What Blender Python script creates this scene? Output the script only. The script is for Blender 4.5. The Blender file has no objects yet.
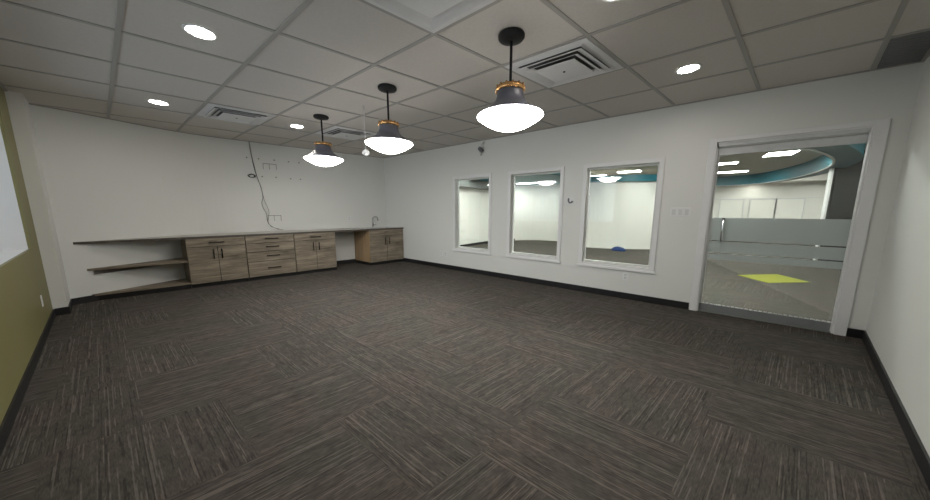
import bpy, bmesh, math, random
from mathutils import Vector, Matrix
random.seed(7)
SC = bpy.context.scene
C = SC.collection
PI = math.pi
H = 2.74            # ceiling height
YB = 4.82           # inner face of the wall with the windows and the sliding door
SK = 0.2309         # plan skew of the cabinet wall (77 degrees to the window wall)
PA = (-6.42, 4.82)  # far corner of the room
RA = math.radians(-13)

# ------------------------------------------------------------------ materials
def nm(name):
    m = bpy.data.materials.new(name); m.use_nodes = True
    nt = m.node_tree
    return m, nt, nt.nodes['Principled BSDF'], nt.nodes['Material Output']

def plain(name, col, rough=0.5, metal=0.0, noise=0.0, nscale=8.0, bump=0.0, bscale=200.0, emis=None, spec=None):
    m, nt, p, out = nm(name)
    p.inputs['Base Color'].default_value = (*col, 1)
    p.inputs['Roughness'].default_value = rough
    p.inputs['Metallic'].default_value = metal
    if spec is not None: p.inputs['Specular IOR Level'].default_value = spec
    tc = nt.nodes.new('ShaderNodeTexCoord')
    if noise > 0:
        n = nt.nodes.new('ShaderNodeTexNoise'); n.inputs['Scale'].default_value = nscale; n.inputs['Detail'].default_value = 3
        nt.links.new(tc.outputs['Object'], n.inputs['Vector'])
        r = nt.nodes.new('ShaderNodeValToRGB')
        r.color_ramp.elements[0].position = 0.3; r.color_ramp.elements[1].position = 0.7
        r.color_ramp.elements[0].color = (*[c*(1-noise) for c in col], 1)
        r.color_ramp.elements[1].color = (*[min(1, c*(1+noise)) for c in col], 1)
        nt.links.new(n.outputs['Fac'], r.inputs['Fac']); nt.links.new(r.outputs['Color'], p.inputs['Base Color'])
    if bump > 0:
        n2 = nt.nodes.new('ShaderNodeTexNoise'); n2.inputs['Scale'].default_value = bscale
        nt.links.new(tc.outputs['Object'], n2.inputs['Vector'])
        b = nt.nodes.new('ShaderNodeBump'); b.inputs['Strength'].default_value = bump; b.inputs['Distance'].default_value = 0.002
        nt.links.new(n2.outputs['Fac'], b.inputs['Height']); nt.links.new(b.outputs['Normal'], p.inputs['Normal'])
    if emis:
        p.inputs['Emission Color'].default_value = (*emis[0], 1); p.inputs['Emission Strength'].default_value = emis[1]
    return m

def emission(name, col, s):
    return plain(name, (0.8, 0.8, 0.8), 0.4, emis=(col, s))

def wood(name, dark, light, axis='Y', scale=1.0):
    m, nt, p, out = nm(name)
    tc = nt.nodes.new('ShaderNodeTexCoord'); mp = nt.nodes.new('ShaderNodeMapping')
    sc = {'X': (1.2, 14, 14), 'Y': (14, 1.2, 14), 'Z': (14, 14, 1.2)}[axis]
    mp.inputs['Scale'].default_value = [s*scale for s in sc]
    nt.links.new(tc.outputs['Object'], mp.inputs['Vector'])
    n = nt.nodes.new('ShaderNodeTexNoise'); n.inputs['Scale'].default_value = 1.0; n.inputs['Detail'].default_value = 6; n.inputs['Roughness'].default_value = 0.65
    n.inputs['Distortion'].default_value = 0.6
    nt.links.new(mp.outputs['Vector'], n.inputs['Vector'])
    n2 = nt.nodes.new('ShaderNodeTexNoise'); n2.inputs['Scale'].default_value = 5.0; n2.inputs['Detail'].default_value = 3
    nt.links.new(mp.outputs['Vector'], n2.inputs['Vector'])
    mx = nt.nodes.new('ShaderNodeMath'); mx.operation = 'MULTIPLY_ADD'; mx.inputs[1].default_value = 0.3
    nt.links.new(n2.outputs['Fac'], mx.inputs[0]); nt.links.new(n.outputs['Fac'], mx.inputs[2])
    r = nt.nodes.new('ShaderNodeValToRGB'); e = r.color_ramp.elements
    e[0].position = 0.45; e[1].position = 0.85; e[0].color = (*dark, 1); e[1].color = (*light, 1)
    nt.links.new(mx.outputs[0], r.inputs['Fac']); nt.links.new(r.outputs['Color'], p.inputs['Base Color'])
    p.inputs['Roughness'].default_value = 0.5
    return m

def glass(name, tint=(0.93, 0.97, 0.95), body=0.0):
    m, nt, p, out = nm(name)
    nt.nodes.remove(p)
    t = nt.nodes.new('ShaderNodeBsdfTransparent'); t.inputs['Color'].default_value = (*tint, 1)
    g = nt.nodes.new('ShaderNodeBsdfGlossy'); g.inputs['Roughness'].default_value = 0.0
    f = nt.nodes.new('ShaderNodeFresnel'); f.inputs['IOR'].default_value = 1.5
    mx = nt.nodes.new('ShaderNodeMixShader')
    nt.links.new(f.outputs[0], mx.inputs[0]); nt.links.new(t.outputs[0], mx.inputs[1]); nt.links.new(g.outputs[0], mx.inputs[2])
    nt.links.new(mx.outputs[0], out.inputs['Surface'])
    return m

def frosted(name, col, clear):
    m, nt, p, out = nm(name)
    nt.nodes.remove(p)
    t = nt.nodes.new('ShaderNodeBsdfTransparent')
    d = nt.nodes.new('ShaderNodeBsdfDiffuse'); d.inputs['Color'].default_value = (*col, 1)
    tr = nt.nodes.new('ShaderNodeBsdfTranslucent'); tr.inputs['Color'].default_value = (*col, 1)
    a = nt.nodes.new('ShaderNodeMixShader'); a.inputs[0].default_value = 0.5
    nt.links.new(d.outputs[0], a.inputs[1]); nt.links.new(tr.outputs[0], a.inputs[2])
    b = nt.nodes.new('ShaderNodeMixShader'); b.inputs[0].default_value = clear
    nt.links.new(a.outputs[0], b.inputs[1]); nt.links.new(t.outputs[0], b.inputs[2])
    nt.links.new(b.outputs[0], out.inputs['Surface'])
    return m

def carpet():
    m, nt, p, out = nm('carpet_tiles')
    N = nt.nodes.new; L = nt.links.new
    def mth(op, a, b=None, c=None):
        n = N('ShaderNodeMath'); n.operation = op
        for i, v in enumerate((a, b, c)):
            if v is None: continue
            if isinstance(v, (int, float)): n.inputs[i].default_value = v
            else: L(v, n.inputs[i])
        return n.outputs[0]
    tc = N('ShaderNodeTexCoord'); sp = N('ShaderNodeSeparateXYZ'); L(tc.outputs['Object'], sp.inputs[0])
    x, y = sp.outputs[0], sp.outputs[1]
    up = mth('SUBTRACT', x, mth('MULTIPLY', mth('SUBTRACT', y, 4.73), SK))        # along the oblique tile grid
    ci = mth('FLOOR', mth('DIVIDE', mth('SUBTRACT', up, 0.035), 0.785))
    odd = mth('MODULO', mth('ADD', ci, 100), 2)
    rr = mth('SUBTRACT', mth('DIVIDE', mth('SUBTRACT', y, 3.05), 0.755), mth('MULTIPLY', mth('SUBTRACT', 1.0, odd), 0.5))
    ri = mth('FLOOR', rr)
    ori = mth('MODULO', mth('ADD', ri, 100), 2)          # 0 / 1: stripes turn a quarter
    def mix(f, a, b):
        n = N('ShaderNodeMix'); n.data_type = 'FLOAT'
        L(f, n.inputs[0]); L(a, n.inputs[2]); L(b, n.inputs[3]); return n.outputs[0]
    across = mix(ori, up, y); along = mix(ori, y, x)
    seed = mth('ADD', mth('MULTIPLY', ci, 3.7), mth('MULTIPLY', ri, 9.1))
    def tex(sa, sl, det, off):
        cb = N('ShaderNodeCombineXYZ')
        L(mth('MULTIPLY', across, sa), cb.inputs[0]); L(mth('MULTIPLY', along, sl), cb.inputs[1]); L(mth('ADD', seed, off), cb.inputs[2])
        n = N('ShaderNodeTexNoise'); n.inputs['Scale'].default_value = 1; n.inputs['Detail'].default_value = det
        L(cb.outputs[0], n.inputs['Vector']); return n.outputs['Fac']
    def comb(a, b, c):
        cb = N('ShaderNodeCombineXYZ')
        for i, v in enumerate((a, b, c)):
            if isinstance(v, (int, float)): cb.inputs[i].default_value = v
            else: L(v, cb.inputs[i])
        return cb.outputs[0]
    def wn(v):
        n = N('ShaderNodeTexWhiteNoise'); n.noise_dimensions = '3D'; L(v, n.inputs['Vector']); return n.outputs['Value']
    def sm(v, a, b, c, d):
        n = N('ShaderNodeMapRange'); L(v, n.inputs[0])
        for i, q in enumerate((a, b, c, d)): n.inputs[i+1].default_value = q
        return n.outputs[0]
    def ns(v, det):
        n = N('ShaderNodeTexNoise'); n.inputs['Scale'].default_value = 1; n.inputs['Detail'].default_value = det; L(v, n.inputs['Vector']); return n.outputs['Fac']
    cid = mth('FLOOR', mth('MULTIPLY', across, 185)); cid2 = mth('FLOOR', mth('MULTIPLY', across, 240))
    rnd = wn(comb(cid, seed, 1.0))
    seg = ns(comb(mth('MULTIPLY', along, 5.5), mth('MULTIPLY', cid, 5.37), seed), 0)
    lite = mth('MULTIPLY', sm(rnd, 0.80, 0.83, 0.0, 1.0), sm(seg, 0.46, 0.52, 0.0, 1.0))
    darkl = mth('MULTIPLY', sm(rnd, 0.20, 0.26, 1.0, 0.0), sm(seg, 0.48, 0.54, 0.0, 1.0))
    tuft = ns(comb(mth('MULTIPLY', along, 26), mth('MULTIPLY', cid2, 3.71), seed), 1)
    blot = ns(comb(mth('MULTIPLY', across, 24), mth('MULTIPLY', along, 14), seed), 1)
    val = mth('MULTIPLY', sm(tuft, 0.25, 0.75, 0.72, 1.26), sm(blot, 0.35, 0.65, 1.10, 0.90))
    val = mth('ADD', mth('MULTIPLY', val, mth('SUBTRACT', 1.0, mth('MULTIPLY', darkl, 0.35))), mth('MULTIPLY', lite, 0.70))
    big = N('ShaderNodeTexNoise'); big.inputs['Scale'].default_value = 2.6; big.inputs['Detail'].default_value = 3; L(tc.outputs['Object'], big.inputs['Vector'])
    cr = N('ShaderNodeValToRGB'); e = cr.color_ramp.elements
    e[0].position = 0.4; e[1].position = 0.62
    e[0].color = (0.069, 0.0645, 0.056, 1); e[1].color = (0.077, 0.0655, 0.058, 1)
    L(big.outputs['Fac'], cr.inputs[0])
    vm = N('ShaderNodeVectorMath'); vm.operation = 'SCALE'; L(cr.outputs[0], vm.inputs[0]); L(val, vm.inputs['Scale'])
    L(vm.outputs[0], p.inputs['Base Color'])
    p.inputs['Roughness'].default_value = 0.95; p.inputs['Specular IOR Level'].default_value = 0.15
    bp = N('ShaderNodeBump'); bp.inputs['Strength'].default_value = 0.3; bp.inputs['Distance'].default_value = 0.004
    L(val, bp.inputs['Height']); L(bp.outputs[0], p.inputs['Normal'])
    return m

M = dict(
    wall=plain('white_wall_paint', (0.70, 0.705, 0.675), 0.55, bump=0.15, bscale=300),
    green=plain('olive_wall_paint', (0.205, 0.190, 0.080), 0.5, bump=0.1),
    trim=plain('white_gloss_trim', (0.74, 0.74, 0.74), 0.35, noise=0.01),
    base=plain('black_rubber_base', (0.012, 0.012, 0.013), 0.45, noise=0.1),
    tile=plain('ceiling_tile', (0.57, 0.54, 0.50), 0.9, noise=0.03, nscale=60, bump=0.4, bscale=250),
    tee=plain('ceiling_tee', (0.36, 0.345, 0.32), 0.6, noise=0.01),
    vent=plain('vent_white', (0.68, 0.68, 0.68), 0.5, noise=0.02),
    cav=plain('diffuser_cavity', (0.10, 0.10, 0.10), 0.8, noise=0.1),
    dark=plain('dark_cavity', (0.03, 0.03, 0.03), 0.8, noise=0.1),
    ret=plain('return_grey', (0.17, 0.17, 0.178), 0.7, noise=0.05, nscale=30),
    black=plain('matte_black_metal', (0.008, 0.008, 0.009), 0.5, noise=0.05, spec=0.25),
    shade=plain('slate_grey_enamel', (0.11, 0.113, 0.14), 0.4, noise=0.03),
    brass=plain('brass', (0.75, 0.42, 0.18), 0.25, 1.0, noise=0.05),
    chrome=plain('chrome', (0.75, 0.76, 0.78), 0.15, 1.0, noise=0.02),
    alu=plain('brushed_aluminium', (0.62, 0.63, 0.64), 0.4, 0.3, noise=0.04, nscale=20),
    alud=plain('grey_threshold', (0.24, 0.25, 0.25), 0.5, 0.3, noise=0.05),
    bowl=emission('lit_opal_glass', (1.0, 0.975, 0.93), 10.0),
    lens=emission('lit_downlight_lens', (1.0, 0.93, 0.85), 26.0),
    panel=emission('lit_light_panel', (1.0, 0.98, 0.93), 13.0),
    plast=plain('white_plastic', (0.74, 0.745, 0.74), 0.35, noise=0.01),
    grey=plain('grey_plastic', (0.16, 0.16, 0.18), 0.4, noise=0.05),
    oak=wood('grey_brown_oak', (0.10, 0.079, 0.055), (0.34, 0.288, 0.215), 'Y'),
    oakd=wood('grey_brown_oak_shelf', (0.13, 0.105, 0.075), (0.30, 0.25, 0.185), 'Y'),
    maple=wood('warm_maple_side', (0.32, 0.205, 0.105), (0.46, 0.32, 0.18), 'Z', 0.5),
    edge=plain('dark_counter_edge', (0.085, 0.072, 0.060), 0.5, noise=0.15),
    top=plain('pale_laminate', (0.40, 0.38, 0.35), 0.35, noise=0.06, nscale=40),
    glass=glass('clear_glass'),
    frost=frosted('frosted_film', (0.66, 0.70, 0.69), 0.10),
    teal=plain('teal_paint', (0.018, 0.13, 0.17), 0.45, noise=0.03),
    tealg=plain('grey_blue_underside', (0.13, 0.20, 0.24), 0.6, noise=0.03),
    slat=wood('dark_grey_plank', (0.006, 0.0055, 0.005), (0.030, 0.027, 0.025), 'X', 1.6),
    lime=plain('lime_carpet_tile', (0.26, 0.27, 0.02), 0.95, noise=0.1, nscale=60),
    blue=plain('blue_cloth', (0.012, 0.04, 0.15), 0.8, noise=0.2, nscale=20),
    sash=plain('sash_grey_white', (0.62, 0.63, 0.62), 0.4, noise=0.01),
    pan=plain('pale_panel', (0.80, 0.79, 0.74), 0.3, noise=0.01),
    far=plain('cream_wall_paint', (0.74, 0.73, 0.69), 0.6, noise=0.01),
    hallc=plain('taupe_ceiling', (0.50, 0.47, 0.41), 0.9, noise=0.03, nscale=40),
    cable=plain('black_cable', (0.02, 0.02, 0.02), 0.5, noise=0.05),
    mark=plain('grey_metal_bracket', (0.22, 0.21, 0.19), 0.5, 0.3, noise=0.05),
)
M['carpet'] = carpet()

# ------------------------------------------------------------------ mesh helpers
def face(bm, vs):
    try: return bm.faces.new(vs)
    except ValueError: return None

def prism(bm, poly, z0, z1, mi=0, mtop=None):
    a = sum(poly[i][0]*poly[(i+1) % len(poly)][1]-poly[(i+1) % len(poly)][0]*poly[i][1] for i in range(len(poly)))
    if a < 0: poly = poly[::-1]
    b = [bm.verts.new((x, y, z0)) for x, y in poly]; t = [bm.verts.new((x, y, z1)) for x, y in poly]
    f = face(bm, b[::-1]); f.material_index = mi
    f = face(bm, t); f.material_index = mi if mtop is None else mtop
    n = len(poly)
    for i in range(n):
        f = face(bm, (b[i], b[(i+1) % n], t[(i+1) % n], t[i])); f.material_index = mi

def box(bm, x0, x1, y0, y1, z0, z1, mi=0):
    prism(bm, [(x0, y0), (x1, y0), (x1, y1), (x0, y1)], z0, z1, mi)

def tube(bm, pts, r, n=8, cap=True, mi=0):
    pts = [Vector(p) for p in pts]; rings = []
    up = Vector((0, 0, 1)); prev = None
    for i, p in enumerate(pts):
        d = (pts[min(i+1, len(pts)-1)]-pts[max(i-1, 0)]).normalized()
        a = prev if prev is not None else (up if abs(d.z) < 0.9 else Vector((1, 0, 0)))
        u = (a-d*a.dot(d)).normalized(); v = d.cross(u); prev = u
        rad = r[i] if isinstance(r, (list, tuple)) else r
        rings.append([bm.verts.new(p+u*rad*math.cos(2*PI*k/n)+v*rad*math.sin(2*PI*k/n)) for k in range(n)])
    for a, b in zip(rings, rings[1:]):
        for k in range(n):
            f = face(bm, (a[k], a[(k+1) % n], b[(k+1) % n], b[k]))
            if f: f.smooth = True; f.material_index = mi
    if cap:
        face(bm, rings[0][::-1]); face(bm, rings[-1])

def lathe(bm, prof, c=(0, 0), n=40, mi=0, smooth=True):
    rings = []
    for r, z in prof:
        if r < 1e-5: rings.append([bm.verts.new((c[0], c[1], z))])
        else: rings.append([bm.verts.new((c[0]+r*math.cos(2*PI*k/n), c[1]+r*math.sin(2*PI*k/n), z)) for k in range(n)])
    for a, b in zip(rings, rings[1:]):
        for k in range(n):
            q = [a[k % len(a)], a[(k+1) % n % len(a)], b[(k+1) % n % len(b)], b[k % len(b)]]
            q2 = []
            for v in q:
                if v not in q2: q2.append(v)
            if len(q2) > 2:
                f = face(bm, q2)
                if f: f.smooth = smooth; f.material_index = mi

def wall_cells(bm, us, zs, holes, y0, y1, sash=None):
    """vertical slab between y0 and y1 with rectangular openings (u0,u1,z0,z1)"""
    us = sorted(set(us+[h[0] for h in holes]+[h[1] for h in holes])); zs = sorted(set(zs+[h[2] for h in holes]+[h[3] for h in holes]))
    def solid(i, j):
        if i < 0 or j < 0 or i >= len(us)-1 or j >= len(zs)-1: return False
        u, z = (us[i]+us[i+1])/2, (zs[j]+zs[j+1])/2
        return not any(h[0] < u < h[1] and h[2] < z < h[3] for h in holes)
    V = {}
    def v(u, y, z):
        k = (round(u, 5), round(y, 5), round(z, 5))
        if k not in V: V[k] = bm.verts.new(k)
        return V[k]
    for i in range(len(us)-1):
        for j in range(len(zs)-1):
            if not solid(i, j): continue
            a, b, c, d = us[i], us[i+1], zs[j], zs[j+1]
            face(bm, (v(a, y0, c), v(b, y0, c), v(b, y0, d), v(a, y0, d)))
            face(bm, (v(b, y1, c), v(a, y1, c), v(a, y1, d), v(b, y1, d)))
            if not solid(i-1, j): face(bm, (v(a, y1, c), v(a, y0, c), v(a, y0, d), v(a, y1, d)))
            if not solid(i+1, j): face(bm, (v(b, y0, c), v(b, y1, c), v(b, y1, d), v(b, y0, d)))
            if not solid(i, j-1): face(bm, (v(a, y1, c), v(b, y1, c), v(b, y0, c), v(a, y0, c)))
            if not solid(i, j+1): face(bm, (v(a, y0, d), v(b, y0, d), v(b, y1, d), v(a, y1, d)))

def ring_frame(bm, u0, u1, z0, z1, w, y0, y1, bottom=True, mi=0):
    box(bm, u0-w, u0, y0, y1, z0-(w if bottom else 0), z1+w, mi)
    box(bm, u1, u1+w, y0, y1, z0-(w if bottom else 0), z1+w, mi)
    box(bm, u0, u1, y0, y1, z1, z1+w, mi)
    if bottom: box(bm, u0, u1, y0, y1, z0-w, z0, mi)

def obj(name, bm, mats, parent=None, loc=None, rz=0.0, bevel=0.0, smooth=False):
    me = bpy.data.meshes.new(name)
    bm.normal_update(); bm.to_mesh(me); bm.free()
    for m in (mats if isinstance(mats, (list, tuple)) else [mats]): me.materials.append(M[m])
    o = bpy.data.objects.new(name, me); C.objects.link(o)
    if parent: o.parent = parent
    if loc: o.location = loc
    o.rotation_euler = (0, 0, rz)
    if bevel:
        b = o.modifiers.new('bevel', 'BEVEL'); b.width = bevel; b.segments = 2; b.limit_method = 'ANGLE'
    return o

def tag(o, label, cat, group=None, kind=None):
    o['label'] = label; o['category'] = cat
    if group: o['group'] = group
    if kind: o['kind'] = kind
    return o

def thing(name, label, cat, loc=(0, 0, 0), rz=0, group=None):
    o = bpy.data.objects.new(name, None); C.objects.link(o); o.empty_display_size = 0.1
    o.location = loc; o.rotation_euler = (0, 0, rz)
    return tag(o, label, cat, group)

def struct(name, bm, mats, parent=None, **k):
    o = obj(name, bm, mats, parent, **k)
    if parent is None: o['kind'] = 'structure'
    return o

def copy_tree(o, parent=None):
    c = o.copy(); C.objects.link(c)
    if parent: c.parent = parent
    for ch in list(o.children): copy_tree(ch, c)
    return c

def B(): return bmesh.new()

def gx(k, y): return -0.192+0.782*k+(y-4.73)*SK      # x of ceiling grid line k at depth y
def gy(j): return 0.255+0.755*j                      # y of ceiling grid line j

def onA(s, d, z=0.0):                                # point s metres along the cabinet wall, d metres out of it
    return (PA[0]+0.9744*d-0.22495*s, PA[1]-0.22495*d-0.9744*s, z)

# ------------------------------------------------------------------ room shell
WALLP = [(-6.42, 4.82), (-6.93, 2.62), (-7.09, 1.9), (-7.185, 1.42), (-7.20, 1.1), (-7.17, 0.8), (-7.08, 0.45), (-6.972, 0.1), (-6.915, -0.13), (-6.865, -0.40)]
def smooth_poly(pts, it=2):
    for _ in range(it):
        q = [pts[0], pts[1]]
        for a, b in zip(pts[1:], pts[2:]):
            q += [(a[0]*.75+b[0]*.25, a[1]*.75+b[1]*.25), (a[0]*.25+b[0]*.75, a[1]*.25+b[1]*.75)]
        q.append(pts[-1]); pts = q
    return pts
WP = smooth_poly(WALLP)
def offset(pts, d):
    out = []
    for i, p in enumerate(pts):
        a = pts[max(i-1, 0)]; b = pts[min(i+1, len(pts)-1)]
        dx, dy = b[0]-a[0], b[1]-a[1]; l = math.hypot(dx, dy)
        out.append((p[0]+(-dy/l)*d, p[1]+(dx/l)*d))      # + : into the room
    return out

bm = B(); box(bm, -9.5, 7.5, -1.6, 18.0, -0.12, 0.0); struct('floor', bm, 'carpet')

# the cabinet wall with its curved left end
bm = B(); back = offset(WP, -0.14); back[0] = (-6.58, 4.84)
prism(bm, WP+back[::-1], 0, H); o = struct('wall_back', bm, 'wall')
for p in o.data.polygons:
    if abs(p.normal.z) < 0.1: p.use_smooth = False

# window wall with three windows and the door
WIN = [(-3.955, -3.075, 0.515, 2.02), (-2.585, -1.65, 0.515, 2.02), (-1.225, -0.28, 0.515, 2.02)]
DOOR = (0.30, 1.475, 0.0, 2.20)
bm = B(); wall_cells(bm, [-7.0, 1.69], [0, H], [*WIN, DOOR], YB, YB+0.045); wall_cells(bm, [-7.0, 1.86], [0, H], [*WIN, (0.30, 1.66, 0, 2.14)], YB+0.046, YB+0.15); struct('wall_right', bm, 'wall')

# wall close on the right of the camera
bm = B()
def onC(t, d): # t from the corner towards the camera, d out of the room
    return (1.685-0.22495*t+0.9744*d, 4.82-0.9744*t-0.22495*d)
prism(bm, [onC(-0.16, 0), onC(6.2, 0), onC(6.2, 0.14), onC(-0.16, 0.14)], 0, H); struct('wall_near', bm, 'wall')

# olive wall on the left with its deep window recess, white pier in the far corner
YD = -0.5
WD = (-5.73, -1.2, 0.935, 2.45)
bm = B(); wall_cells(bm, [-7.3, 0.7], [0, H], [WD], YD-0.02, YD); struct('wall_left', bm, 'green')
bm = B(); wall_cells(bm, [-7.3, 0.7], [0, H], [WD], YD-0.72, YD-0.02); struct('wall_outer', bm, 'trim')
bm = B(); box(bm, -6.97, -6.34, YD, -0.385, 0, H); struct('wall_column', bm, 'wall')
bm = B(); box(bm, WD[0], WD[1], YD-0.68, YD-0.62, WD[2], WD[2]+0.06); box(bm, WD[0], WD[1], YD-0.68, YD-0.62, WD[3]-0.06, WD[3])
for u in (WD[0], -4.25, -2.75, WD[1]-0.06): box(bm, u, u+0.06, YD-0.68, YD-0.62, WD[2], WD[3])
w = struct('window_4', bm, 'trim')
bm = B(); box(bm, WD[0]+.01, WD[1]-.01, YD-0.655, YD-0.645, WD[2]+.01, WD[3]-.01); obj('glass_pane', bm, 'glass', w)

# ceiling with its lay-in grid
bm = B(); box(bm, -7.6, 2.1, -1.25, YB+0.15, H, H+0.1)
ceil = struct('ceiling', bm, 'tile')
bm = B(); TW = 0.016
for j in range(0, 7):
    y = gy(j)
    if j < 6: box(bm, -7.5, 1.69, y-TW, y+TW, H-0.007, H-0.0005)
for k in range(-10, 4):
    a, b = -0.5, 4.815
    prism(bm, [(gx(k, a)-TW, a), (gx(k, a)+TW, a), (gx(k, b)+TW, b), (gx(k, b)-TW, b)], H-0.0065, H-0.0004)
obj('tee_grid', bm, 'tee', ceil)
bm = B()   # wall angle around the edge
box(bm, -6.45, 1.685, YB-0.022, YB-0.0005, H-0.012, H-0.0005); box(bm, -6.34, 0.45, YD+.0005, YD+0.022, H-0.012, H-0.0005)
prism(bm, [onC(0.02, -0.0005), onC(5.4, -0.0005), onC(5.4, -0.022), onC(0.02, -0.022)], H-0.012, H-0.0005)
ip = offset(WP, 0.022); prism(bm, offset(WP, 0.0005)+ip[::-1], H-0.012, H-0.0005)
obj('wall_angle', bm, 'tee', ceil)

# black rubber baseboards
BH = 0.095
def bb(name, polys):
    bm = B()
    for p in polys: prism(bm, p, 0.0, BH)
    return struct(name, bm, 'base')
def rect(x0, x1, y0, y1): return [(x0, y0), (x1, y0), (x1, y1), (x0, y1)]
BT = 0.012
bb('baseboard_right', [rect(-6.4, 0.215, YB-BT, YB), rect(1.56, 1.684, YB-BT, YB)])
bb('baseboard_near', [[onC(0.013, 0), onC(5.45, 0), onC(5.45, -BT), onC(0.013, -BT)]])
bb('baseboard_left', [rect(-6.34+BT, 0.46, YD, YD+BT)])
bb('baseboard_column', [rect(-6.34, -6.34+BT, YD+BT, -0.385+BT), rect(-6.86, -6.34, -0.385, -0.385+BT)])
seg = [p for p in WP if p[1] < 4.5]
bb('baseboard_back', [[onA(1.53, 0)[:2], onA(.80, 0)[:2], onA(.80, BT)[:2], onA(1.53, BT)[:2]],
                      (lambda q: q+offset(q, BT)[::-1])([p for p in WP if -0.5 < p[1] < 0.12])])

# ------------------------------------------------------------------ windows
CW = 0.06
for i, (u0, u1, z0, z1) in enumerate(WIN):
    bm = B(); ring_frame(bm, u0, u1, z0, z1, CW, YB-0.018, YB)
    fr = struct('window_%d' % (i+1), bm, 'trim', bevel=0.003)
    bm = B(); box(bm, u0-CW-0.012, u1+CW+0.012, YB-0.03, YB, z0-CW-0.012, z0-CW+0.014); obj('window_sill', bm, 'trim', fr)
    bm = B(); ring_frame(bm, u0+0.02, u1-0.02, z0+0.02, z1-0.02, 0.02, YB+0.085, YB+0.13); obj('window_sash', bm, 'sash', fr)
    # each pane is turned in its rebate to shift the pendant lamp reflections
    bm = B(); cx = (u0+u1)/2; hw = (u1-u0)/2-0.02; box(bm, -hw+.006, hw-.006, -0.002, 0.002, z0+0.02, z1-0.02)
    obj('glass_pane', bm, 'glass', fr, loc=(cx, YB+0.108, 0), rz=math.radians(2.7))

# ------------------------------------------------------------------ sliding glass door
u0, u1, z0, z1 = DOOR
bm = B(); box(bm, u0-0.075, u0, YB-0.02, YB, 0, z1+0.05); box(bm, u1, u1+0.085, YB-0.02, YB, 0, z1+0.05); box(bm, u0, u1, YB-0.02, YB, z1, z1+0.05)
box(bm, u0, u0+0.018, YB, YB+0.15, 0, 2.139); box(bm, u1-0.012, u1, YB, YB+0.045, 0, z1); box(bm, u0+.018, u1-.012, YB, YB+0.045, z1-0.012, z1)
door = struct('door_1', bm, 'trim', bevel=0.002)
bm = B(); box(bm, u0+.019, u1-.013, YB+0.005, YB+0.044, 2.148, z1-0.013); obj('track_cover', bm, 'alu', door)
bm = B(); box(bm, u0+.019, u1-.013, YB+0.01, YB+0.10, 0.0005, 0.012); obj('threshold', bm, 'alud', door)
GY = YB+0.062
UE = 1.60
bm = B(); box(bm, u0+0.045, UE, GY, GY+0.01, 0.10, 2.06); lf = obj('door_glass', bm, 'glass', door)
bm = B(); box(bm, u0+0.02, UE, GY-0.012, GY+0.024, 2.05, 2.135); obj('top_rail', bm, 'alu', door)
bm = B(); box(bm, u0+0.02, UE, GY-0.012, GY+0.024, 0.014, 0.105); br = obj('bottom_rail', bm, 'alud', door)
br['label'] = 'darker grey bottom rail'
bm = B(); box(bm, u0+0.02, u0+0.045, GY-0.012, GY+0.022, 0.105, 2.05); obj('side_stile', bm, 'sash', door)
bm = B()
for k in range(28):
    a = u0+0.05+k*0.042; box(bm, a, a+0.026, GY-0.006, GY-0.001, 0.107, 0.116)
obj('rail_gasket', bm, 'plast', door)
for a, b in ((0.972, 1.265), (0.815, 0.957), (0.72, 0.80)):
    bm = B(); box(bm, u0+0.046, UE-.001, GY-0.002, GY-0.0005, a, b); obj('frosted_band', bm, 'frost', lf)
bm = B(); hx = u0+0.155
tube(bm, [(hx, GY-0.001, 0.965), (hx, GY-0.055, 0.965), (hx, GY-0.062, 0.99), (hx, GY-0.062, 1.225), (hx, GY-0.055, 1.25), (hx, GY-0.001, 1.25)], 0.014, 10)
obj('door_handle', bm, 'chrome', lf)

# ------------------------------------------------------------------ base cabinets
DF = 0.66
def lb(bm, s0, s1, d0, d1, za, zb, mi=0):   # box in a unit's own frame: x out of the wall, y = -s
    box(bm, d0, d1, -s1, -s0, za, zb, mi)
def pull(parent, s, z, horiz, L):
    bm = B()
    if horiz:
        tube(bm, [(0.028, -s-L/2, z), (0.028, -s+L/2, z)], 0.008, 8)
        for q in (-1, 1): tube(bm, [(0, -s+q*L*0.38, z), (0.028, -s+q*L*0.38, z)], 0.005, 6)
    else:
        tube(bm, [(0.028, -s, z-L/2), (0.028, -s, z+L/2)], 0.008, 8)
        for q in (-1, 1): tube(bm, [(0, -s, z+q*L*0.38), (0.028, -s, z+q*L*0.38)], 0.005, 6)
    return obj('handle', bm, 'black', parent)
def front(root, name, s0, s1, z0, z1):
    bm = B(); box(bm, 0, 0.02, -s1, -s0, z0, z1)
    return obj(name, bm, 'oak', root, loc=(DF+0.0015, 0, 0), bevel=0.0015)
Z0, ZT = 0.075, 0.865
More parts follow.
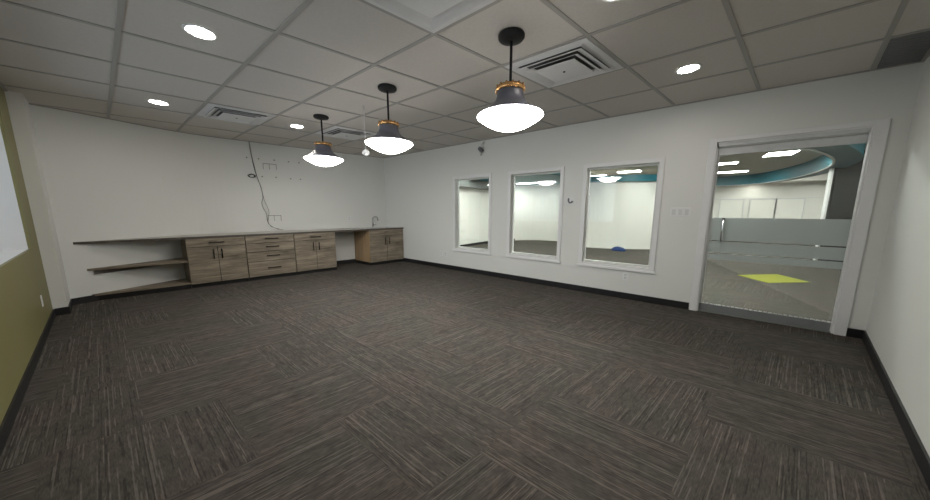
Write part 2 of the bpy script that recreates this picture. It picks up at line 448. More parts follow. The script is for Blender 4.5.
def cabinet(s0, width, kind, label, name='base_cabinet', d0=0.02, group='oak base cabinets under the counter'):
    """s0 = right-hand end; local y runs from 0 (right) to -width (left)"""
    x, y, _ = onA(s0, 0)
    root = thing(name, label, 'cabinet', (x, y, 0), RA, group)
    w = width
    bm = B()
    if kind == 'sink':   # right end meets the window wall at an angle
        def yr(d): return -SK*(DF-d)-0.004
        def yl(d): return -w-SK*(DF-d)
        e = DF-0.004
        prism(bm, [(d0, yl(d0)+.018), (d0+.018, yl(d0)+.022), (d0+.018, yr(d0)-.02), (d0, yr(d0)-.02)], Z0, 0.869)
        box(bm, e, DF, -w+0.018, yr(DF), Z0, 0.869, 1)  # dark face painted in for the shade between the fronts
        prism(bm, [(d0, yr(d0)), (e, yr(e)), (e, yr(e)-0.018), (d0, yr(d0)-0.018)], Z0, 0.869)
        prism(bm, [(d0+.018, yl(d0+.018)+.018), (e, yl(e)+.018), (e, yr(e)-.018), (d0+.018, yr(d0+.018)-.018)], Z0, Z0+0.018)
        bd = obj('body', bm, ['oakd', 'dark'], root)
        bm = B(); prism(bm, [(d0, yl(d0)), (DF, yl(DF)), (DF, yl(DF)+0.018), (d0, yl(d0)+0.018)], Z0, 0.869); sd = obj('side_panel', bm, 'maple', root); sd['label'] = 'warm honey brown end panel'
    else:
        k0 = SK*(DF-0.004-d0); prism(bm, [(d0, -0.002-k0), (d0, -w+0.002-k0), (DF-0.004, -w+0.002), (DF-0.004, -0.002)], Z0, 0.869); lb(bm, 0.004, w-0.004, DF-0.004, DF, Z0, 0.869, 1); obj('body', bm, ['oakd', 'dark'], root)  # dark sheet at the front puts the gap shade into the colour
    k1 = SK*(DF-0.02-d0); e = DF-0.02
    bm = B(); prism(bm, [(d0, -k1-.006), (d0, -w-k1), (e, -w), (e, -.006)], 0, Z0); k = obj('toe_kick', bm, 'base', root); k['label'] = 'black toe kick'
    g = 0.0055
    if kind == 'drawers':
        for a, b in ((0.727, ZT), (0.558, 0.717), (0.370, 0.548), (Z0, 0.360)):
            f = front(root, 'drawer', g, w-g, a, b); pull(f, w/2-0.06+0.04, (a+b)/2+0.012, True, 0.22).location = (0.02, 0, 0)
    else:
        f = front(root, 'drawer' if kind == 'mixed' else 'false_front', g, w-g, 0.724, ZT)
        if kind == 'mixed': pull(f, w/2, 0.79, True, 0.21).location = (0.02, 0, 0)
        for a, b, hs in ((g, w/2-0.0045, w/2-0.055), (w/2+0.0045, w-g, w/2+0.055)):
            f = front(root, 'door', a, b, Z0, 0.714); pull(f, hs, 0.585, False, 0.175).location = (0.02, 0, 0)
    return root
cabinet(3.125, 0.80, 'mixed', 'oak base cabinet with drawer over two doors, next to the open shelves', d0=0.17)
cabinet(2.33, 0.793, 'drawers', 'oak base cabinet with a stack of four drawers', d0=0.03)
cabinet(1.53, 0.798, 'mixed', 'oak base cabinet with drawer and two doors, left of the knee space')
cabinet(-0.145, 0.90, 'sink', 'oak sink cabinet in the far corner beside the window wall', name='sink_cabinet')

# counter: follows the curved wall; an opening is left for the sink
def loc2s(p):
    dx, dy = p[0]-PA[0], p[1]-PA[1]
    return (-0.22495*dx-0.9744*dy, 0.9744*dx-0.22495*dy)     # (s, d)
wl = [loc2s(p) for p in offset(WP, 0.002)]
def wall_d(s):
    for a, b in zip(wl, wl[1:]):
        if a[0] <= s <= b[0]: return a[1]+(b[1]-a[1])*(s-a[0])/(b[0]-a[0])
    return wl[-1][1]
def wedge(s0, front_d, z0, z1, bm, mi=0, mtop=None, smax=5.3, mat=None):
    sb = s0+(SK*(front_d-wall_d(s0)) if s0 > 3 else 0); pts = []; s = sb
    while s < smax and wall_d(s) < front_d:
        pts.append((wall_d(s)+0.001, -s)); s += 0.05
    lo, hi = s-0.05, s
    for _ in range(30):
        m = (lo+hi)/2
        if wall_d(m) < front_d: lo = m
        else: hi = m
    pts.append((front_d, -lo)); pts.append((front_d, -s0))
    prism(bm, pts, z0, z1, mi, mtop)
ctr = thing('countertop', 'long pale laminate counter with dark edge, tapering to a point at left', 'countertop', (PA[0], PA[1], 0.87), RA)
bm = B(); CT0, CT1, CF = 0.0, 0.035, 0.69
S0, S1, D0, D1 = 0.05, 0.60, 0.14, 0.52      # sink opening
def sw(d): return -SK*d+0.003
prism(bm, [(0.003, -sw(0.003)), (CF, -sw(CF)), (CF, -S0), (0.003, -S0)], CT0, CT1, 0, 1)
prism(bm, [(0.003, -S0), (D0, -S0), (D0, -S1), (0.003, -S1)], CT0, CT1, 0, 1)
prism(bm, [(D1, -S0), (CF, -S0), (CF, -S1), (D1, -S1)], CT0, CT1, 0, 1)
prism(bm, [(0.003, -S1), (CF, -S1), (CF, -1.9), (0.003, -1.9)], CT0, CT1, 0, 1)
wedge(1.9, CF, CT0, CT1, bm, 0, 1)
obj('counter_slab', bm, ['edge', 'top'], ctr)

sk = thing('sink', 'stainless steel drop-in sink set in the counter at the far corner', 'sink', (PA[0], PA[1], 0.905), RA)
bm = B()
def rr(d0, d1, s0, s1, z): return [bm.verts.new(v) for v in ((d0, -s0, z), (d1, -s0, z), (d1, -s1, z), (d0, -s1, z))]
lv = [rr(D0-.02, D1+.02, S0-.02, S1+.02, 0.0005), rr(D0-.02, D1+.02, S0-.02, S1+.02, 0.007), rr(D0+.01, D1-.01, S0+.01, S1-.01, 0.007), rr(D0+.02, D1-.02, S0+.02, S1-.02, -0.03), rr(D0+.03, D1-.03, S0+.03, S1-.03, -0.17)]
for a, b in zip(lv, lv[1:]):
    for k in range(4): face(bm, (a[k], a[(k+1) % 4], b[(k+1) % 4], b[k]))
face(bm, lv[-1]); obj('basin', bm, 'chrome', sk)
bm = B(); lathe(bm, [(0, -0.166), (0.04, -0.166), (0.042, -0.169)], ((D0+D1)/2, -(S0+S1)/2), 20); obj('drain', bm, 'alud', sk)

fx, fy, _ = onA(0.42, 0.085)
fc = thing('faucet', 'chrome single-lever pull-down faucet behind the corner sink', 'faucet', (fx, fy, 0.905), RA)
bm = B(); lathe(bm, [(0, 0), (0.032, 0), (0.032, 0.012), (0.024, 0.02), (0, 0.02)], n=20)
tube(bm, [(0, 0, 0.015), (0, 0, 0.225)], 0.021, 14); obj('faucet_body', bm, 'chrome', fc)
bm = B(); pts = [(0.0+0.06*(1-math.cos(t)), 0.045*(1-math.cos(t)), 0.225+0.055*math.sin(t)) for t in [k*PI*0.85/10 for k in range(11)]]
tube(bm, pts, 0.016, 12); p = Vector(pts[-1]); tube(bm, [p, p+Vector((0.012, 0.004, -0.07))], [0.017, 0.021], 12); obj('spout', bm, 'chrome', fc)
bm = B(); tube(bm, [(0, 0.018, 0.07), (0.01, 0.055, 0.075), (0.03, 0.085, 0.085)], [0.010, 0.008, 0.007], 10); obj('lever', bm, 'chrome', fc)

# tapering open shelves left of the cabinets
os_ = thing('open_shelves', 'tapering open oak shelves narrowing to a point along the curved wall', 'shelf', (PA[0], PA[1], 0), RA)
def shelf(z0, z1):
    bm = B(); wedge(3.932, DF, z0, z1, bm, smax=5.2); return obj('shelf', bm, 'oakd', os_)
shelf(0.465, 0.498); shelf(0.078, 0.108)
bm = B(); wedge(3.932, DF-0.012, 0.001, 0.076, bm, smax=5.2); k = obj('plinth', bm, 'base', os_); k['label'] = 'black plinth'
bm = B(); pts = []
s = 4.10
while s < 4.95: pts.append((s, wall_d(s)+0.001)); s += 0.04
prism(bm, [(d, -s) for s, d in pts]+[(d+0.02, -s) for s, d in pts[::-1]], 0.405, 0.464); k = obj('shelf_cleat', bm, 'edge', os_); k['label'] = 'dark support cleat under upper shelf'

# ------------------------------------------------------------------ ceiling lights
def pendant():
    t = thing('pendant_lamp', '', 'pendant lamp', (0, 0, H), 0, 'pendant lamps hanging in a row')
    bm = B(); lathe(bm, [(0, 0), (0.098, 0), (0.104, -0.008), (0.104, -0.022), (0.095, -0.034), (0.03, -0.05), (0, -0.05)], n=32); obj('ceiling_canopy', bm, 'black', t)
    bm = B(); tube(bm, [(0, 0, -0.045), (0, 0, -0.395)], 0.011, 12); obj('rod', bm, 'black', t)
    bm = B(); lathe(bm, [(0, -0.392), (0.103, -0.392), (0.107, -0.396), (0.107, -0.43), (0.109, -0.462), (0.118, -0.49), (0.145, -0.525), (0.20, -0.568), (0.246, -0.594), (0.258, -0.602), (0.258, -0.61), (0.245, -0.606), (0.19, -0.575), (0.10, -0.50), (0, -0.49)], n=48)
    sh = obj('shade', bm, 'shade', t)
    bm = B(); lathe(bm, [(0.108, -0.388), (0.116, -0.388), (0.116, -0.426), (0.108, -0.426)], n=40)
    for k in range(14):
        a = 2*PI*k/14; tube(bm, [(0.113*math.cos(a), 0.113*math.sin(a), -0.380), (0.113*math.cos(a), 0.113*math.sin(a), -0.427)], 0.007, 8)
    obj('collar', bm, 'brass', sh)
    bm = B(); prof = [(0.254, -0.6105), (0.267, -0.612), (0.268, -0.618)]
    for k in range(1, 12):
        q = 1-k/12; prof.append((0.267*q, -0.618-0.104*(1-q**2.0)))
    prof.append((0, -0.722)); lathe(bm, prof, n=48); obj('glass_bowl', bm, 'bowl', t)
    return t
pd = pendant()
for i, (x, y, lab) in enumerate([(-1.18, 2.15, 'slate grey pendant lamp with brass collar and glowing bowl, largest and nearest'),
                                 (-2.747, 2.147, 'slate grey pendant lamp with glowing bowl, middle one of the row'),
                                 (-4.345, 2.17, 'slate grey pendant lamp with glowing bowl, farthest and smallest of the row')]):
    o = pd if i == 0 else copy_tree(pd); o.location = (x, y, H); o['label'] = lab

def downlight():
    t = thing('recessed_downlight', '', 'downlight', (0, 0, H), 0, 'round recessed ceiling downlights')
    bm = B(); lathe(bm, [(0.082, -0.001), (0.104, -0.001), (0.104, -0.006), (0.092, -0.010), (0.082, -0.006), (0.082, -0.001)], n=36); obj('trim_ring', bm, 'plast', t)
    bm = B(); lathe(bm, [(0, -0.0055), (0.0815, -0.0055), (0.0815, -0.001), (0, -0.001)], n=36); obj('lens', bm, 'lens', t)
    return t
dl = downlight()
for i, (x, y, lab) in enumerate([(-3.09, 0.646, 'lit round downlight at top left, nearer the camera than the one by the vent'),
                                 (-5.465, 0.635, 'lit round downlight left of the rectangular vent near the curved wall'),
                                 (-5.163, 2.167, 'lit round downlight just left of the farthest pendant lamp'),
                                 (-0.055, 3.683, 'lit round downlight above and left of the sliding glass door'),
                                 (-0.43, 2.14, 'lit round downlight cut by the top edge of the picture')]):
    o = dl if i == 0 else copy_tree(dl); o.location = (x, y, H); o['label'] = lab

# supply air diffusers, each filling one cell of the oblique grid
def cellpt(a, b):    # a,b in -0.5..0.5 of a cell
    return (0.782*a*0.955+0.755*b*0.955*SK, 0.755*b*0.955)
def pring(bm, o, i, z0, z1, t=0.0):
    """sloping square ring: outer half-size o at height z0, inner half-size i at height z1"""
    def loop(h, z): return [bm.verts.new((*cellpt(*c), z)) for c in ((-h, -h), (h, -h), (h, h), (-h, h))]
    a, b, c, d = loop(o, z0), loop(i, z1), loop(i, z1+0.004), loop(o, z0+0.004)
    for p, q in ((a, b), (b, c), (c, d), (d, a)):
        for k in range(4): face(bm, (p[k], p[(k+1) % 4], q[(k+1) % 4], q[k]))
def diffuser():
    t = thing('air_diffuser', '', 'air vent', (0, 0, H), 0, 'square supply air diffusers in the ceiling')
    bm = B(); prism(bm, [cellpt(-.49, -.49), cellpt(.49, -.49), cellpt(.49, .49), cellpt(-.49, .49)], -0.010, -0.007); obj('backing', bm, 'cav', t)
    bm = B(); pring(bm, 0.5, 0.44, -0.011, -0.011); pring(bm, 0.44, 0.39, -0.011, -0.016); obj('frame', bm, 'vent', t)
    for a, b, z0, z1 in ((0.405, 0.32, -0.040, -0.016), (0.325, 0.262, -0.046, -0.022)):
        bm = B(); pring(bm, a, b, z0, z1); obj('louver', bm, 'vent', t)
    bm = B(); prism(bm, [cellpt(-.25, -.25), cellpt(.25, -.25), cellpt(.25, .25), cellpt(-.25, .25)], -0.050, -0.045)
    lathe(bm, [(0, -0.054), (0.012, -0.054), (0.012, -0.050)], n=12, mi=1); obj('center_plate', bm, ['vent', 'dark'], t)
    return t
df = diffuser()
for i, (k, j, lab) in enumerate([(-1, 3, 'square air diffuser in the ceiling right of the nearest pendant lamp'),
                                 (-1, 1, 'square air diffuser cut by the top edge of the picture'),
                                 (-6, 1, 'square air diffuser at left between two downlights near the curved wall'),
                                 (-6, 3, 'square air diffuser between the farthest and the middle pendant lamps')]):
    yc = (gy(j)+gy(j+1))/2
    xc = gx(k, yc)+0.391
    o = df if i == 0 else copy_tree(df); o.location = (xc, yc, H); o['label'] = lab

rt = thing('return_grille', 'dark grey return air grille in the ceiling corner over the door', 'air vent', (1.45, 4.40, H))
bm = B(); ya, yb2 = gy(5), gy(6)-0.005
pts = [(gx(2, ya)+TW+.006, ya+TW), (onC(4.82/0.9744-ya/0.9744, 0)[0]-0.03, ya+TW), (onC((4.82-yb2)/0.9744, 0)[0]-0.03, yb2), (gx(2, yb2)+TW+.006, yb2)]
pts = [(p[0]-1.45, p[1]-4.40) for p in pts]
prism(bm, pts, -0.010, -0.0008); obj('grille_face', bm, 'ret', rt)
bm = B()
for k in range(12):
    f = (k+0.5)/12; a = [pts[0][i]*(1-f)+pts[3][i]*f for i in (0, 1)]; b = [pts[1][i]*(1-f)+pts[2][i]*f for i in (0, 1)]
    tube(bm, [(*a, -0.011), (*b, -0.011)], 0.004, 4)
obj('grille_bars', bm, 'ret', rt)

# pull cord with ball
pc = thing('pull_cord', 'white pull cord with a round ball hanging beside the middle pendant lamp', 'pull cord', (-3.45, 2.3, H))
bm = B(); tube(bm, [(0, 0, -0.0075), (0.003, 0, -0.3), (0, 0, -0.565)], 0.004, 6); obj('cord', bm, 'plast', pc)
bm = B(); lathe(bm, [(0, -0.56)]+[(0.046*math.sin(a), -0.606+0.044*math.cos(a)) for a in [k*PI/12 for k in range(1, 12)]]+[(0, -0.65)], n=20); obj('ball', bm, 'plast', pc)

# ------------------------------------------------------------------ wall fittings
def plate(name, label, cat, loc, rz, w=0.078, h=0.122, kind='duplex', group=None):
    """local +x points out of the wall"""
    t = thing(name, label, cat, loc, rz, group)
    bm = B(); box(bm, 0.0005, 0.007, -w/2, w/2, -h/2, h/2); obj('cover_plate', bm, 'plast', t, bevel=0.002)
    if kind == 'duplex':
        for z in (-0.022, 0.022):
            bm = B(); box(bm, 0.007, 0.0095, -0.017, 0.017, z-0.014, z+0.014)
            box(bm, 0.0095, 0.0098, -0.009, -0.006, z-0.006, z+0.006, 1); box(bm, 0.0095, 0.0098, 0.006, 0.009, z-0.006, z+0.006, 1)
            obj('receptacle', bm, ['sash', 'dark'], t)
    elif kind == 'jack':
        bm = B(); box(bm, 0.007, 0.010, -0.012, 0.012, -0.012, 0.012, 0); obj('jack', bm, 'dark', t)
    elif kind == 'switch3':
        for y in (-0.07, 0.0, 0.07):
            bm = B(); box(bm, 0.007, 0.011, y-0.022, y+0.022, -0.038, 0.038); obj('rocker', bm, 'sash', t, bevel=0.002)
    return t
RB = -PI/2       # out of the window wall
RD = PI/2        # out of the olive wall
plate('wall_jack', 'white wall plate with dark jack above the leftmost cabinet', 'wall plate', onA(3.365, 0.002, 1.19), RA, 0.10, 0.115, 'jack')
plate('power_outlet', 'faint white outlet on the cabinet wall above the knee space', 'outlet', onA(0.99, 0.0, 1.145), RA)
plate('power_outlet', 'white outlet below the far window, left one of two', 'outlet', (-4.385, YB, 0.345), RB)
plate('power_outlet', 'white outlet below the far window, right one of two', 'outlet', (-4.243, YB, 0.345), RB)
plate('power_outlet', 'white outlet just under the right end of the nearest window', 'outlet', (-0.576, YB, 0.352), RB)
plate('light_switch', 'white three-gang light switch between window and glass door', 'light switch', (0.007, YB, 1.335), RB, 0.22, 0.122, 'switch3')
plate('power_outlet', 'white outlet low on the olive green wall', 'outlet', (-5.587, YD, 0.357), RD, 0.06, 0.125)

th = thing('switch_mount', 'small white wall plate with dark hook between the two nearer windows', 'wall fitting', (-1.465, YB, 1.515), RB)
bm = B(); box(bm, 0.0005, 0.008, -0.055, 0.055, -0.06, 0.06); obj('base_plate', bm, 'plast', th, bevel=0.002)
bm = B(); tube(bm, [(0.016, -0.028, 0.042), (0.018, -0.028, -0.01), (0.018, -0.008, -0.032), (0.018, 0.022, -0.028), (0.016, 0.036, -0.005)], 0.014, 8); obj('hook', bm, 'grey', th)

ms = thing('motion_sensor', 'small sensor on a white bracket high on the window wall near ceiling', 'sensor', (-3.24, YB, 2.60), RB)
bm = B(); box(bm, 0.0005, 0.02, -0.035, 0.035, 0.045, 0.115); tube(bm, [(0.015, 0.05, 0.10), (0.04, 0.0, 0.06), (0.06, 0.0, -0.03)], 0.008, 8); obj('bracket', bm, 'plast', ms)
bm = B(); tube(bm, [(0.03, 0.02, -0.085), (0.075, -0.01, -0.045), (0.105, -0.03, -0.02)], [0.030, 0.042, 0.03], 16); obj('sensor_head', bm, 'grey', ms)
bm = B(); tube(bm, [(0.02, -0.03, -0.15), (0.05, -0.03, -0.10)], [0.02, 0.035], 12); obj('sensor_mount', bm, 'plast', ms)

# dangling black cables on the cabinet wall
x, y, _ = onA(2.75, 0.0)
cb = thing('loose_cables', 'thin black cables dangling from ceiling to counter down the white wall', 'cable', (x, y, 0.91), RA)
def strand(pts, r=0.0038):
    bm = B(); q = [(0.008+0.006*abs(math.sin(i*1.7)), -(s-2.75), z-0.91) for i, (s, z) in enumerate(pts)]
    v = [Vector(p) for p in q]; out = []
    for i in range(len(v)-1):
        p0, p1, p2, p3 = v[max(i-1, 0)], v[i], v[i+1], v[min(i+2, len(v)-1)]
        for k in range(6):
            t = k/6; out.append(0.5*((2*p1)+(-p0+p2)*t+(2*p0-5*p1+4*p2-p3)*t*t+(-p0+3*p1-3*p2+p3)*t**3))
    out.append(v[-1]); tube(bm, out, r, 6); return obj('cable_strand', bm, 'cable', cb)
strand([(2.875, 2.735), (2.865, 2.55), (2.85, 2.40), (2.83, 2.2), (2.80, 2.04), (2.765, 1.9), (2.74, 1.75), (2.735, 1.62), (2.765, 1.5), (2.74, 1.38), (2.70, 1.28), (2.70, 1.15), (2.67, 1.05), (2.58, 0.975), (2.50, 0.945), (2.43, 0.92)])
strand([(2.862, 2.735), (2.852, 2.52), (2.84, 2.35), (2.815, 2.18), (2.79, 2.0), (2.752, 1.85), (2.73, 1.66), (2.705, 1.52), (2.665, 1.40), (2.655, 1.30), (2.68, 1.2), (2.69, 1.12), (2.65, 1.02), (2.56, 0.965), (2.50, 0.93)], 0.003)
bm = B()
pts = []
for k in range(70):
    a = k/69*2*PI*4.5; pts.append((0.012+0.0004*k, -(2.885-2.75)+(0.055+0.012*math.sin(k))*math.cos(a), 2.055-0.91+(0.032+0.006*math.cos(k*2))*math.sin(a)))
tube(bm, pts, 0.0055, 6); obj('cable_coil', bm, 'cable', cb)

def bracket(label, s, z):
    x, y, _ = onA(s, 0.0)
    t = thing('wall_bracket', label, 'bracket', (x, y, z), RA, 'empty two-gang brackets')
    bm = B(); box(bm, 0.0005, 0.007, -0.12, 0.12, -0.005, 0.005); obj('top_bar', bm, 'mark', t)
    for q in (-0.115, -0.01, 0.115):
        bm = B(); box(bm, 0.0005, 0.007, q-0.004 if q > -0.1 else q-0.004, q+0.004, -0.115 if q != -0.0 else -0.1, -0.005); obj('prong', bm, 'mark', t)
bracket('thin dark three-pronged bracket high on the white wall by the cables', 2.56, 2.325)
bracket('thin dark three-pronged bracket just above the counter by the cables', 2.56, 1.24)

def anchor(): 
    bm = B(); tube(bm, [(0, 0, 0), (0.006, 0, 0)], 0.014, 10); return obj('wall_anchor', bm, 'mark')
for i, (s, z) in enumerate([(3.197, 2.419), (2.936, 2.415), (2.741, 2.412), (2.471, 2.413), (2.21, 2.408), (2.012, 2.405), (3.188, 2.051), (2.71, 2.054), (2.465, 2.055), (2.196, 2.045), (2.008, 2.043)]):
    if i == 0: an = a0 = anchor()
    else: an = a0.copy(); C.objects.link(an)
    row = 'upper' if i < 6 else 'lower'
    where = (['leftmost', 'left of the cable', 'right of the cable', 'beside the high bracket', 'second from right', 'rightmost'] if i < 6
             else ['leftmost', 'right of the cable coil', 'under the high bracket', 'second from right', 'rightmost'])[i if i < 6 else i-6]
    tag(an, 'small screw anchor in the cabinet wall, %s row, %s' % (row, where), 'screw anchor', 'screw anchors around the cables')
    an.location = onA(s, 0.0005, z); an.rotation_euler = (0, 0, RA)

# ------------------------------------------------------------------ the office beyond the glass
bm = B(); box(bm, -9.5, 7.5, YB+0.15, 18.0, H, H+0.1); struct('ceiling', bm, 'hallc')
bm = B(); box(bm, -9.5, 7.5, 17.0, 17.15, 0, H); struct('wall_far', bm, 'far')
bm = B(); box(bm, -9.6, -9.5, YB, 17.15, 0, H); struct('wall_far_left', bm, 'far')
bm = B(); box(bm, 7.5, 7.6, YB, 17.15, 0, H); struct('wall_far_right', bm, 'far')
bm = B(); box(bm, -9.6, -7.0, YB+0.0, YB+0.15, 0, H); box(bm, 1.86, 7.6, YB+0.01, YB+0.15, 0, H); struct('wall_side', bm, 'far')
# pale curved partition seen through the three windows
cp = [(-6.35, 5.1), (-6.25, 7.8), (-6.16, 9.6), (-5.85, 11.0), (-5.1, 11.85), (-4.1, 12.0), (-3.3, 11.4), (-2.7, 10.75), (-1.8, 10.9), (-0.85, 11.4), (-0.45, 11.8)]
def catmull(P, n=6, closed=False):
    out = []; m = len(P)
    for i in range(m if closed else m-1):
        g = (lambda k: P[k % m]) if closed else (lambda k: P[min(max(k, 0), m-1)])
        p0, p1, p2, p3 = (Vector(g(i+k)) for k in (-1, 0, 1, 2))
        for k in range(n):
            t = k/n; out.append(tuple(0.5*((2*p1)+(-p0+p2)*t+(2*p0-5*p1+4*p2-p3)*t*t+(-p0+3*p1-3*p2+p3)*t**3)))
    if not closed: out.append(tuple(P[-1]))
    return out
cps = catmull(cp)
bm = B(); cb_ = offset(cps, 0.12); ns = [i for i, p in enumerate(cps) if p[0] > -3.5][0]
hi = [i for i in range(len(cps)) if i <= ns]; lo = [i for i in range(len(cps)) if i >= ns]
prism(bm, [cps[i] for i in hi]+[cb_[i] for i in hi[::-1]], 0, H); prism(bm, [cps[i] for i in lo]+[cb_[i] for i in lo[::-1]], 0, 2.50)
struct('wall_curved', bm, 'far')
q = offset([p for p in cps if p[1] < 10.9 and p[0] < -5], -0.01)
bm = B(); prism(bm, q+offset(q, -0.30)[::-1], 2.15, H); struct('trim_shade', bm, 'alud')  # dark grey bulkhead stands in for the shaded top of the wall
q = offset([p for p in cps if p[1] < 11.2 and p[0] < -5], -0.001)
bm = B(); prism(bm, q+offset(q, -0.012)[::-1], 0, 0.09); struct('baseboard_curved', bm, 'base')
# teal fascia above it and the teal soffit
q = offset([p for p in cps if p[0] > -3.3], -0.002)
bm = B(); prism(bm, q+offset(q, -0.10)[::-1], 2.31, 2.52); struct('trim_1', bm, 'teal')
bm = B(); prism(bm, [(-6.1, 8.0), (-3.2, 8.0), (-3.05, 9.2), (-3.3, 11.3), (-4.1, 11.9), (-5.1, 11.75), (-5.8, 10.9), (-6.1, 9.6)], 2.42, H); struct('trim_2', bm, 'teal')
# looping teal ring seen through the door
ringp = [(0.25, 8.0), (0.55, 7.25), (1.0, 6.98), (1.49, 7.16), (1.84, 7.78), (2.33, 9.04), (2.66, 10.45), (2.80, 12.2), (2.72, 13.8), (2.28, 15.6), (1.16, 16.1), (0.5, 15.4), (0.25, 13.5), (0.2, 10.5)]
ri = catmull(ringp, 8, True)
def off_closed(P, d):
    out = []; m = len(P)
    for i in range(m):
        a, b = P[i-1], P[(i+1) % m]; dx, dy = b[0]-a[0], b[1]-a[1]; l = math.hypot(dx, dy)
        out.append((P[i][0]+dy/l*d, P[i][1]-dx/l*d))
    return out
def loop_slab(bm, inner, outer, z0, z1, mi_in=0, mi_bot=0, mi_out=0):
    m = len(inner)
    V = [[bm.verts.new((p[0], p[1], z)) for p in L] for L, z in ((inner, z0), (inner, z1), (outer, z0), (outer, z1))]
    for i in range(m):
        j = (i+1) % m
        for (a, b, mi) in ((V[0], V[1], mi_in), (V[2], V[0], mi_bot), (V[3], V[2], mi_out), (V[1], V[3], mi_in)):
            f = face(bm, (a[i], a[j], b[j], b[i])); f.material_index = mi; f.smooth = False
ring_out = off_closed(ri, 0.36)
ring_out = [(x, min(y, 16.9)) for x, y in ring_out]
bm = B(); loop_slab(bm, ri, ring_out, 2.37, H-0.001, 0, 1, 0); struct('trim_3', bm, ['teal', 'tealg'])
bm = B(); loop_slab(bm, ri, off_closed(ri, 0.035), 2.352, 2.369, 0, 0, 0); struct('trim_4', bm, 'sash')
bm = B(); box(bm, -3, 7.4, 16.2, 16.995, 2.44, H-.001); struct('trim_5', bm, 'far')
# dark plank wall
bm = B(); PX = 2.90
box(bm, PX, 6.0, 11.03, 11.15, 0, H)
for k in range(22): box(bm, PX+0.04, 6.0, 11.0, 11.03, 0.10+k*0.12, 0.10+k*0.12+0.105)
struct('wall_plank', bm, 'slat')
bm = B(); box(bm, PX-0.035, PX, 10.99, 11.17, 0, H); struct('trim_6', bm, 'trim')
bm = B(); box(bm, PX, 6.0, 10.975, 10.999, 0, 0.1); struct('baseboard_plank', bm, 'base')
# pale panels on the far wall
for k, (a, b) in enumerate(((1.42, 2.15), (2.38, 3.10), (3.14, 3.86))):
    bm = B(); box(bm, a, b, 16.97, 16.995, 0.1, 1.78); w = struct('window_%d' % (5+k), bm, 'pan')
    bm = B(); ring_frame(bm, a, b, 0.1, 1.78, 0.035, 16.955, 16.996); obj('panel_frame', bm, 'alu', w)
bm = B(); box(bm, -3, 7.4, 16.985, 16.999, 1.815, 1.835); struct('trim_7', bm, 'alu')
# ceiling light panels of the office
def lpanel(x, y, w, d, lab, z=H):
    t = thing('ceiling_light', lab, 'ceiling light', (x, y, z), 0, 'rectangular light panels in the office beyond the glass')
    bm = B(); ring_frame_z(bm, w, d); obj('panel_frame', bm, 'plast', t)
    bm = B(); box(bm, -w/2+.02, w/2-.02, -d/2+.02, d/2-.02, -0.008, -0.001); obj('diffuser', bm, 'panel', t)
def ring_frame_z(bm, w, d):
    box(bm, -w/2, w/2, -d/2, -d/2+.02, -0.012, -0.001); box(bm, -w/2, w/2, d/2-.02, d/2, -0.012, -0.001)
    box(bm, -w/2, -w/2+.02, -d/2+.02, d/2-.02, -0.012, -0.001); box(bm, w/2-.02, w/2, -d/2+.02, d/2-.02, -0.012, -0.001)
LP = [(1.85, 10.4, 0.55, 0.7, 'bright ceiling panel seen at the top middle of the glass door'),
      (0.95, 11.6, 0.6, 0.5, 'bright ceiling panel seen at upper left of the glass door'),
      (1.35, 14.3, 0.95, 0.5, 'bright ceiling panel just above the teal ring, left side of the door'),
      (-2.75, 12.7, 0.60, 0.6, 'bright ceiling panel at upper left of the nearest window'),
      (-1.58, 11.9, 0.75, 0.5, 'bright ceiling panel at top middle of the nearest window'),
      (-0.62, 10.15, 0.5, 0.6, 'bright ceiling panel at the upper right corner of the nearest window'),
      (-1.05, 14.5, 0.6, 0.6, 'bright ceiling panel low at the right of the nearest window'),
      ]
for a in LP: lpanel(*a)
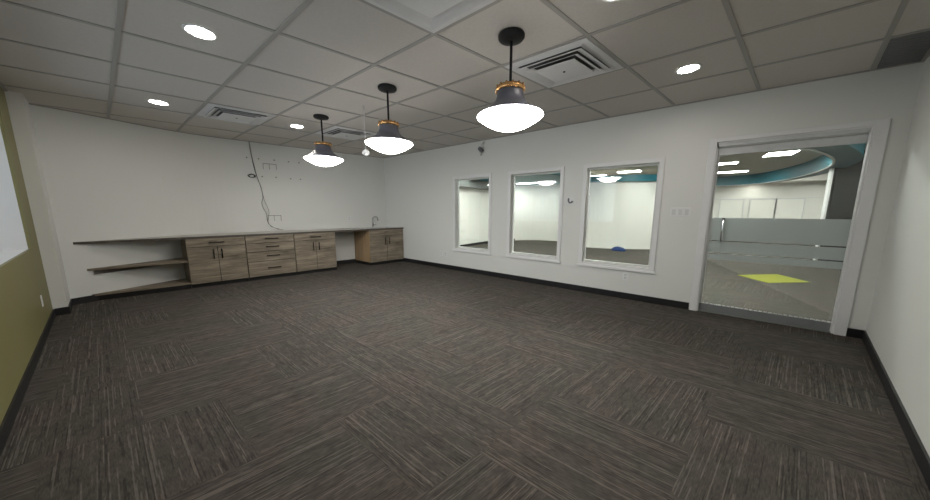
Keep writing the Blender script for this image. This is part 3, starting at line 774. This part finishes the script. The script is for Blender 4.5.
# unseen panels added to brighten the office
for x, y in ((-3.9, 6.3), (-0.9, 6.3), (-4.7, 7.3), (4.3, 8.0), (4.6, 14.5), (0.2, 6.6)):
    lpanel(x, y, 1.1, 0.6, 'unseen rectangular ceiling panel added to brighten the office beyond the glass')
def hall_down(x, y, lab, z=H):
    t = thing('recessed_downlight', lab, 'downlight', (x, y, z), 0, 'office downlights beyond the glass')
    bm = B(); lathe(bm, [(0.092, -0.001), (0.118, -0.001), (0.118, -0.006), (0.092, -0.006)], n=20); obj('trim_ring', bm, 'plast', t)
    bm = B(); lathe(bm, [(0, -0.005), (0.0915, -0.005), (0.0915, -0.001)], n=20); obj('lens', bm, 'lens', t)
lpanel(-5.0, 10.6, 0.8, 0.4, 'pale strip light under the teal soffit, upper left of the middle window', 2.42)
hall_down(2.35, 16.5, 'small downlight washing the far wall beneath the teal ring', 2.44)
hall_down(3.45, 15.4, 'small downlight beyond the teal ring, right of the far panels')
# lime carpet lozenge and the blue bundle
bm = B(); prism(bm, [(1.079, 8.026), (1.766, 8.655), (2.09, 8.063), (1.444, 7.505)], 0.0005, 0.006)
tag(obj('carpet_tile', bm, 'lime'), 'lime green carpet inset on the office floor behind the glass door', 'carpet')
bm = B()
prof = []
t = thing('cloth_bundle', 'small crumpled blue bundle lying on the carpet behind the nearest window', 'bundle', (-1.52, 10.45, 0))
n = 20
rings = []
for i in range(6):
    a = i/5*PI/2; r = math.cos(a)*0.21; z = 0.005+0.13*math.sin(a)
    rings.append([bm.verts.new((r*(1+0.13*math.sin(5*k+i))*math.cos(2*PI*k/n), 0.6*r*(1+0.1*math.cos(7*k))*math.sin(2*PI*k/n), z*(1+0.08*math.sin(3*k)))) for k in range(n)])
for a, b in zip(rings, rings[1:]):
    for k in range(n): 
        f = face(bm, (a[k], a[(k+1) % n], b[(k+1) % n], b[k])); f.smooth = True
face(bm, rings[0][::-1]); obj('cloth', bm, 'blue', t)

# ------------------------------------------------------------------ daylight, camera, view
wd = bpy.data.worlds.new('world'); SC.world = wd; wd.use_nodes = True
bg = wd.node_tree.nodes['Background']; bg.inputs[0].default_value = (0.80, 0.85, 1.0, 1); bg.inputs[1].default_value = 0.75

F = 278.0
cam = bpy.data.cameras.new('camera'); cam.sensor_width = 36; cam.lens = F/930*36; cam.clip_start = 0.02
co = bpy.data.objects.new('camera', cam); C.objects.link(co)
pitch = math.atan(40.5/F)
co.location = (0, 0, 1.37); co.rotation_euler = (PI/2-pitch, 0, math.radians(37.4))
SC.camera = co
SC.view_settings.view_transform = 'Standard'; SC.view_settings.look = 'None'
SC.view_settings.gamma = 1; SC.view_settings.use_curve_mapping = False
SC.view_settings.exposure = 1.98
SC.cycles.max_bounces = 10; SC.cycles.diffuse_bounces = 6; SC.cycles.transparent_max_bounces = 12
